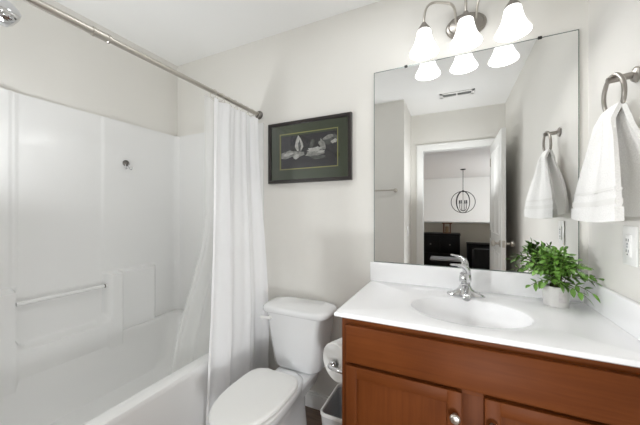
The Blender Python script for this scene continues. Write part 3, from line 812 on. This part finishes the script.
# ---------------------------------------------------------------- toilet paper on its holder
RC = Vector((-0.486, -0.400, 0.546)); RR = 0.088; nrm = Vector((-0.39, -0.92, 0)).normalized()
q = Vector((0, 0, 1)).rotation_difference(nrm).to_matrix().to_4x4()
b = new(); lathe(b, [(0.021, 0.0), (RR-0.004, 0.0), (RR, -0.004), (RR, -0.098), (RR-0.003, -0.1), (0.021, -0.1), (0.021, 0.0)], RC, mtx=q, n=56)
roll = obj('toilet_paper_roll', b, 'paper', origin=RC, angle=40)
tag(roll, 'thick white toilet paper roll on the holder beside the cabinet', 'toilet paper')
b = new(); rr = [(0.0205, -0.001), (0.0205, -0.099), (0.0185, -0.099), (0.0185, -0.001), (0.0205, -0.001)]
rs = [[Vector((r*math.cos(2*PI*k/28), r*math.sin(2*PI*k/28), h)) for k in range(28)] for r, h in rr]
rings(b, rs, True); bmesh.ops.transform(b, matrix=Matrix.Translation(RC) @ q, verts=b.verts); obj('cardboard_core', b, 'card', roll)
th = thing('toilet_paper_holder', 'chrome toilet paper holder fixed to the side of the wooden cabinet', 'paper holder', (CX0-0.001, -0.505, 0.575))
b = new(); lathe(b, [(0.022, 0), (0.022, 0.005), (0.014, 0.010), (0.009, 0.014)], (CX0-0.0005, -0.505, 0.575), mtx=Matrix.Rotation(-PI/2, 4, 'Y'), n=24); obj('mount', b, 'chrome', th)
b = new()
tube(b, bez((CX0-0.008, -0.505, 0.575), (-0.44, -0.505, 0.575), (-0.515, -0.47, 0.565), RC+nrm*0.022, 12), 0.0085, 12)
lathe(b, [(0.0, 0.034), (0.011, 0.030), (0.016, 0.020), (0.0155, 0.010), (0.010, 0.004), (0.009, -0.11)], RC, mtx=q, n=24)
obj('spindle', b, 'chrome', th, angle=60)

# ---------------------------------------------------------------- waste bin
bi = thing('waste_bin', 'open light grey plastic waste bin between toilet and cabinet', 'bin', (-0.495, -0.25, 0))
b = new(); bx, by = -0.495, -0.250
rings(b, [rrect(bx, by, 0.066, 0.112, 0.025, 0.0), rrect(bx, by, 0.068, 0.114, 0.026, 0.006), rrect(bx, by, 0.083, 0.130, 0.03, 0.272), rrect(bx, by, 0.079, 0.126, 0.028, 0.272), rrect(bx, by, 0.064, 0.110, 0.024, 0.008)], True, True, True)
obj('body', b, 'binin', bi, angle=50)
b = new(); rings(b, [rrect(bx, by, 0.0835, 0.1305, 0.03, 0.262), rrect(bx, by, 0.087, 0.134, 0.032, 0.264), rrect(bx, by, 0.087, 0.134, 0.032, 0.276), rrect(bx, by, 0.084, 0.131, 0.030, 0.280), rrect(bx, by, 0.0785, 0.1255, 0.028, 0.278), rrect(bx, by, 0.0785, 0.1255, 0.028, 0.262), rrect(bx, by, 0.0835, 0.1305, 0.03, 0.262)], True)
obj('rim', b, 'plastic', bi, angle=50)
b = new(); rings(b, [rrect(bx, by, 0.0688, 0.1148, 0.0265, 0.012), rrect(bx, by, 0.0838, 0.1308, 0.0305, 0.262)], True); obj('outer_wall', b, 'binout', bi, angle=50)

# ---------------------------------------------------------------- towel ring, towel, outlet
tr = thing('towel_ring', 'brushed metal towel ring mounted on the white wall above the outlet', 'towel ring', (XR-0.001, -0.362, 1.685))
b = new(); lathe(b, [(0.026, 0), (0.026, 0.006), (0.022, 0.010), (0.012, 0.014)], (XR-0.0005, -0.362, 1.680), mtx=Matrix.Rotation(-PI/2, 4, 'Y'), n=6); obj('mount', b, 'platenickel', tr)
b = new(); tube(b, [(XR-0.010, -0.362, 1.680), (0.462, -0.362, 1.672)], [0.011, 0.010], 16); obj('post', b, 'platenickel', tr)
RXc, RYc, RZc, RRr = 0.478, -0.362, 1.622, 0.064
b = new(); torus(b, (RXc, RYc, RZc), RRr, 0.0065, (1, 0.0, 0.05), 56, 12); obj('ring', b, 'platenickel', tr)
# towel folded over the ring
def towel_bm(sel):
    b = new(); nu, nv = 64, 90; g = []
    zb = RZc-RRr-0.0095       # under side of the ring
    for i in range(nu+1):
        s = i/nu-0.5; col = []
        for j in range(nv+1):
            t = -1+2*j/nv        # -1 wall side hem .. 0 over the ring .. 1 room side hem
            a = abs(t); front = t > 0
            w = lerp(0.105, 0.42 if front else 0.36, sstep(0.0, 0.95, a)**0.85)
            yc = lerp(RYc+0.0, -0.335 if front else -0.36, a)
            zl = zb+0.033-lerp(0, 0.375 if front else 0.355, max(0, a-0.03)/0.97)
            sag = (2*s)**2
            z = zl-0.018*sag*(1-a)+0.010*sag*a
            if a < 0.10: z = lerp(zb+0.034, z, sstep(0, 0.10, a))
            y = yc-s*w
            if front: xb = lerp(RXc-0.018, lerp(0.450, 0.418, s+0.5), sstep(0, .9, a))
            else: xb = lerp(RXc+0.014, 0.512, sstep(0, .6, a))
            xb = lerp(RXc, xb, sstep(0.0, 0.12, a))
            fold = (0.010 if front else 0.005)*math.sin(2*PI*(1.6*s+0.15)+0.6)*(1-0.55*a)*sstep(0.02, .3, a)
            fold += 0.006*math.sin(2*PI*3.1*s+1.0)*(1-a)*sstep(0.02, .15, a)
            x = xb+fold
            x = min(x, XR-0.012)
            col.append(Vector((x, y, z)))
        g.append(col)
    lim = {'cloth': (0, nv), 'band': (int(nv*0.915), nv-0)}[sel]
    return g, nu, lim
g, nu, _ = towel_bm('cloth')
def sheet(g, j0, j1, th, off=0.0):
    """closed thick sheet from a grid of points"""
    b = new(); nu = len(g)-1
    def nrm(i, j):
        a = g[min(i+1, nu)][j]-g[max(i-1, 0)][j]; c = g[i][min(j+1, len(g[0])-1)]-g[i][max(j-1, 0)]
        n = a.cross(c); return n.normalized() if n.length > 1e-9 else Vector((1, 0, 0))
    A = []; B = []
    for i in range(nu+1):
        ra, rb = [], []
        for j in range(j0, j1+1):
            n = nrm(i, j); ra.append(b.verts.new(g[i][j]+n*(th/2+off))); rb.append(b.verts.new(g[i][j]-n*(th/2+off)))
        A.append(ra); B.append(rb)
    m = j1-j0
    for i in range(nu):
        for j in range(m):
            b.faces.new((A[i][j], A[i+1][j], A[i+1][j+1], A[i][j+1])); b.faces.new((B[i][j], B[i][j+1], B[i+1][j+1], B[i+1][j]))
    for i in range(nu):
        b.faces.new((A[i][0], B[i][0], B[i+1][0], A[i+1][0])); b.faces.new((A[i][m], A[i+1][m], B[i+1][m], B[i][m]))
    for j in range(m):
        b.faces.new((A[0][j], A[0][j+1], B[0][j+1], B[0][j])); b.faces.new((A[nu][j], B[nu][j], B[nu][j+1], A[nu][j+1]))
    return b
tw = tag(obj('hand_towel', sheet(g, 0, 90, 0.012), 'towel', angle=80), 'white terry hand towel hanging folded through the metal ring', 'towel')
for j0, j1 in ((82, 84), (78, 79)):
    obj('woven_border', sheet(g, j0, j1, 0.012, 0.0022), 'towelband', tw, angle=80)
b = sheet(g, 85, 90, 0.012, 0.004); obj('hem', b, 'towel', tw, angle=80)

ou = thing('wall_outlet', 'white electrical outlet plate on the wall beneath the hand towel', 'outlet', (XR, -0.328, 1.065))
b = new(); box(b, (XR-0.007, -0.368, 1.065), (XR-0.0005, -0.288, 1.195), 0.003); obj('plate', b, 'plastic', ou)
b = new(); box(b, (XR-0.011, -0.345, 1.094), (XR-0.006, -0.311, 1.166), 0.002); rc = obj('receptacle', b, 'plastic', ou)
for zc in (1.148, 1.112):
    b = new()
    for dy in (-0.006, 0.006): box(b, (XR-0.0116, -0.328+dy-0.0012, zc-0.004), (XR-0.0105, -0.328+dy+0.0012, zc+0.005))
    lathe(b, [(0.0025, 0), (0.0025, 0.001)], (XR-0.0106, -0.328, zc-0.011), mtx=Matrix.Rotation(-PI/2, 4, 'Y'), n=10)
    obj('socket_slots', b, 'dark', rc, angle=0)
b = new()
for z in (1.134, 1.126): box(b, (XR-0.0125, -0.333, z-0.003), (XR-0.0105, -0.323, z+0.003), 0.0006)
obj('test_button', b, 'binin', rc, angle=0)

# ---------------------------------------------------------------- things on the partition, seen in the mirror
tb = thing('towel_bar', 'empty brushed nickel towel bar on the wall seen in the mirror', 'towel bar', (-0.80, YS, 1.48))
b = new(); tube(b, [(-0.56, YS+0.055, 1.48), (-1.06, YS+0.055, 1.48)], 0.008, 14); obj('bar', b, 'nickel', tb)
for x in (-0.555, -1.065):
    b = new(); lathe(b, [(0.022, 0), (0.022, 0.006), (0.012, 0.012), (0.010, 0.045), (0.013, 0.05), (0.013, 0.064), (0.009, 0.068), (0, 0.069)], (x, YS+0.0005, 1.48), mtx=Matrix.Rotation(-PI/2, 4, 'X')); obj('post', b, 'nickel', tb)
sw = thing('light_switch', 'white light switch plate on the wall beside the doorway seen in the mirror', 'light switch', (XS, -1.78, 1.0))
b = new(); box(b, (XS+0.0005, -1.815, 0.965), (XS+0.007, -1.745, 1.08), 0.002); obj('plate', b, 'plastic', sw)
b = new(); box(b, (XS+0.006, -1.788, 1.005), (XS+0.011, -1.772, 1.04), 0.002); obj('toggle', b, 'plastic', sw)
cv = thing('ceiling_vent', 'white rectangular ceiling vent with dark slots seen in the mirror', 'vent', (0.048, -1.595, ZC))
vx0, vx1, vy0, vy1 = -0.115, 0.205, -1.655, -1.535
b = new()
for (x0, x1, y0, y1) in ((vx0, vx1, vy0, vy0+0.028), (vx0, vx1, vy1-0.028, vy1), (vx0, vx0+0.03, vy0, vy1), (vx1-0.03, vx1, vy0, vy1)): box(b, (x0, y0, ZC-0.009), (x1, y1, ZC-0.0005), 0.002)
obj('frame', b, 'plastic', cv)
b = new(); box(b, (vx0+0.03, vy0+0.028, ZC-0.003), (vx1-0.03, vy1-0.028, ZC-0.0006)); obj('dark_opening', b, 'dark', cv, angle=0)
b = new(); box(b, ((vx0+vx1)/2-0.006, vy0+0.028, ZC-0.009), ((vx0+vx1)/2+0.006, vy1-0.028, ZC-0.003)); obj('divider', b, 'plastic', cv, angle=0)
for k in range(3):
    y = vy0+0.042+k*0.018
    b = new(); box(b, (vx0+0.03, y-0.002, ZC-0.008), (vx1-0.03, y+0.002, ZC-0.003)); obj('slat', b, 'binin', cv, angle=0)

# ---------------------------------------------------------------- furniture of the room beyond
def at_mirror(u, v, y):
    """point at depth y that the photo shows in the mirror at pixel (u, v)"""
    a = 0.4399; X = (u-320)/280.27; W = (212.5-v)/280.27
    d = Vector((X*math.cos(a)-math.sin(a), X*math.sin(a)+math.cos(a), W))
    t = (-y+1.6)/d.y
    return Vector((t*d.x, y, 1.2395+t*d.z))
cc = at_mirror(463, 202, -7.2)
ch = thing('orb_chandelier', 'thin black orb chandelier in the room reflected through the doorway', 'chandelier', (cc.x, cc.y, ZC))
b = new(); lathe(b, [(0.07, 0), (0.07, -0.012), (0.05, -0.025), (0.0, -0.03)], (cc.x, cc.y, ZC-0.0005)); obj('canopy', b, 'blackmetal', ch)
OR = 0.30
b = new(); tube(b, [(cc.x, cc.y, ZC-0.02), (cc.x, cc.y, cc.z+OR)], 0.008, 8); obj('rod', b, 'blackmetal', ch)
for a in (0.0, 0.95, 2.1):
    b = new(); torus(b, (cc.x, cc.y, cc.z), OR, 0.009, (math.sin(a), math.cos(a), 0), 48, 8); obj('hoop', b, 'blackmetal', ch)
b = new(); tube(b, [(cc.x, cc.y, cc.z+OR), (cc.x, cc.y, cc.z-OR)], 0.006, 8); lathe(b, [(0.0, 0.03), (0.03, 0.02), (0.03, -0.02), (0, -0.03)], (cc.x, cc.y, cc.z+OR)); obj('stem', b, 'blackmetal', ch)
for k in range(4):
    a = 2*PI*k/4+0.5; p = Vector((cc.x+0.10*math.cos(a), cc.y+0.10*math.sin(a), cc.z-0.05))
    b = new(); tube(b, bez((cc.x, cc.y, cc.z-0.24), (lerp(cc.x, p.x, .8), lerp(cc.y, p.y, .8), cc.z-0.26), (p.x, p.y, cc.z-0.2), (p.x, p.y, cc.z-0.03), 8), 0.008, 8); arm = obj('candle_arm', b, 'blackmetal', ch)
    b = new(); lathe(b, [(0.012, -0.04), (0.03, -0.035), (0.03, -0.028), (0.016, -0.026), (0.016, 0.05), (0, 0.051)], (p.x, p.y, cc.z), n=14); obj('candle_cup', b, 'blackmetal', arm)

# sideboard against the half wall
p0 = at_mirror(421, 233, -4.55); p1 = at_mirror(460, 254, -4.55)
sb = thing('sideboard', 'black sideboard with small pulls reflected in the mirror below the lantern', 'sideboard', ((p0.x+p1.x)/2-0.1, -4.75, 0))
sx0, sx1, sz = p0.x-0.35, p1.x, p0.z
b = new(); box(b, (sx0, -4.95, 0.14), (sx1, -4.55, sz-0.03), 0.004); obj('carcass', b, 'black', sb)
b = new(); box(b, (sx0-0.01, -4.96, sz-0.03), (sx1+0.01, -4.535, sz), 0.004); obj('top', b, 'black', sb)
nd = 3; dw = (sx1-sx0)/nd
for i in range(nd):
    for z0, z1 in ((0.16, 0.42), (0.43, sz-0.04)):
        b = new(); box(b, (sx0+i*dw+0.01, -4.552, z0), (sx0+(i+1)*dw-0.01, -4.536, z1), 0.003); d = obj('drawer', b, 'black', sb)
        b = new(); lathe(b, [(0.008, 0), (0.008, 0.012), (0.016, 0.018), (0.012, 0.026), (0, 0.028)], (sx0+(i+.5)*dw, -4.536, (z0+z1)/2), mtx=Matrix.Rotation(-PI/2, 4, 'X'), n=14); obj('pull', b, 'darknickel', d)
for x in (sx0+0.04, sx1-0.04):
    for y in (-4.91, -4.59):
        b = new(); box(b, (x-0.025, y-0.025, 0), (x+0.025, y+0.025, 0.145)); obj('leg', b, 'black', sb)
lp = at_mirror(447, 233, -4.75)
ln = thing('lantern', 'small bronze open lantern standing on the black sideboard', 'lantern', (lp.x, -4.75, sz))
b = new(); box(b, (lp.x-0.075, -4.825, sz+0.0005), (lp.x+0.075, -4.675, sz+0.018), 0.003); obj('base', b, 'bronze', ln)
for sx in (-1, 1):
    for sy in (-1, 1):
        b = new(); box(b, (lp.x+sx*0.060-0.013, -4.75+sy*0.060-0.013, sz+0.016), (lp.x+sx*0.060+0.013, -4.75+sy*0.060+0.013, sz+0.20)); obj('post', b, 'bronze', ln)
b = new(); box(b, (lp.x-0.095, -4.845, sz+0.195), (lp.x+0.095, -4.655, sz+0.215), 0.003); obj('roof', b, 'bronze', ln)
b = new(); lathe(b, [(0.034, 0), (0.034, 0.12), (0.0, 0.122)], (lp.x, -4.75, sz+0.018), n=20); obj('candle', b, 'card', ln)
# low table
c0 = at_mirror(430, 258, -3.9); c1 = at_mirror(467, 258, -3.9); tz = c0.z
lt = thing('low_table', 'low black table with its top sheen painted pale reflected above the faucet', 'table', ((c0.x+c1.x)/2, -4.05, 0))
b = new(); box(b, (c0.x, -4.22, tz-0.035), (c1.x, -3.9, tz), 0.006); obj('tabletop', b, 'binin', lt)  # grey colour stands in for the reflection on the black top
b = new(); box(b, (c0.x+0.02, -4.20, 0.22), (c1.x-0.02, -3.915, tz-0.035), 0.004); obj('apron', b, 'black', lt)
for x in (c0.x+0.05, c1.x-0.05):
    for y in (-4.18, -3.94):
        b = new(); box(b, (x-0.025, y-0.025, 0), (x+0.025, y+0.025, 0.225)); obj('leg', b, 'black', lt)
# upholstered bench seat behind and armchair by the door
d0 = at_mirror(466, 243, -4.7); d1 = at_mirror(500, 243, -4.7)
bn = thing('console_cabinet', 'low black cabinet against the beige half wall beside the sideboard', 'cabinet', ((d0.x+d1.x)/2, -4.8, 0))
b = new(); box(b, (d0.x+0.02, -4.95, 0.08), (d1.x+0.3, -4.6, d0.z-0.03), 0.004); obj('carcass', b, 'black', bn)
b = new(); box(b, (d0.x+0.015, -4.955, d0.z-0.03), (d1.x+0.31, -4.59, d0.z), 0.004); obj('top', b, 'black', bn)
b = new(); box(b, (d0.x+0.05, -4.92, 0), (d1.x+0.27, -4.63, 0.085)); obj('plinth', b, 'black', bn)
e0 = at_mirror(474, 249, -3.6); e1 = at_mirror(498, 249, -3.6)
ac = thing('armchair', 'boxy black armchair reflected beside the open door', 'armchair', ((e0.x+e1.x)/2+0.15, -3.85, 0))
ax, bx2 = e0.x, e1.x+0.25
b = new(); box(b, (ax+0.10, -4.2, 0.12), (bx2-0.10, -3.62, 0.40), 0.03, 3); obj('seat', b, 'fabricblack', ac)
b = new(); box(b, (ax, -3.74, 0.10), (bx2, -3.6, e0.z), 0.02, 3); obj('backrest', b, 'fabricblack', ac)
for x0 in (ax, bx2-0.12):
    b = new(); box(b, (x0, -4.2, 0.10), (x0+0.12, -3.745, 0.58), 0.025, 3); obj('arm', b, 'fabricblack', ac)
for x in (ax+0.05, bx2-0.05):
    for y in (-4.15, -3.66):
        b = new(); tube(b, [(x, y, 0), (x, y, 0.115)], [0.014, 0.02], 10); obj('leg', b, 'black', ac)
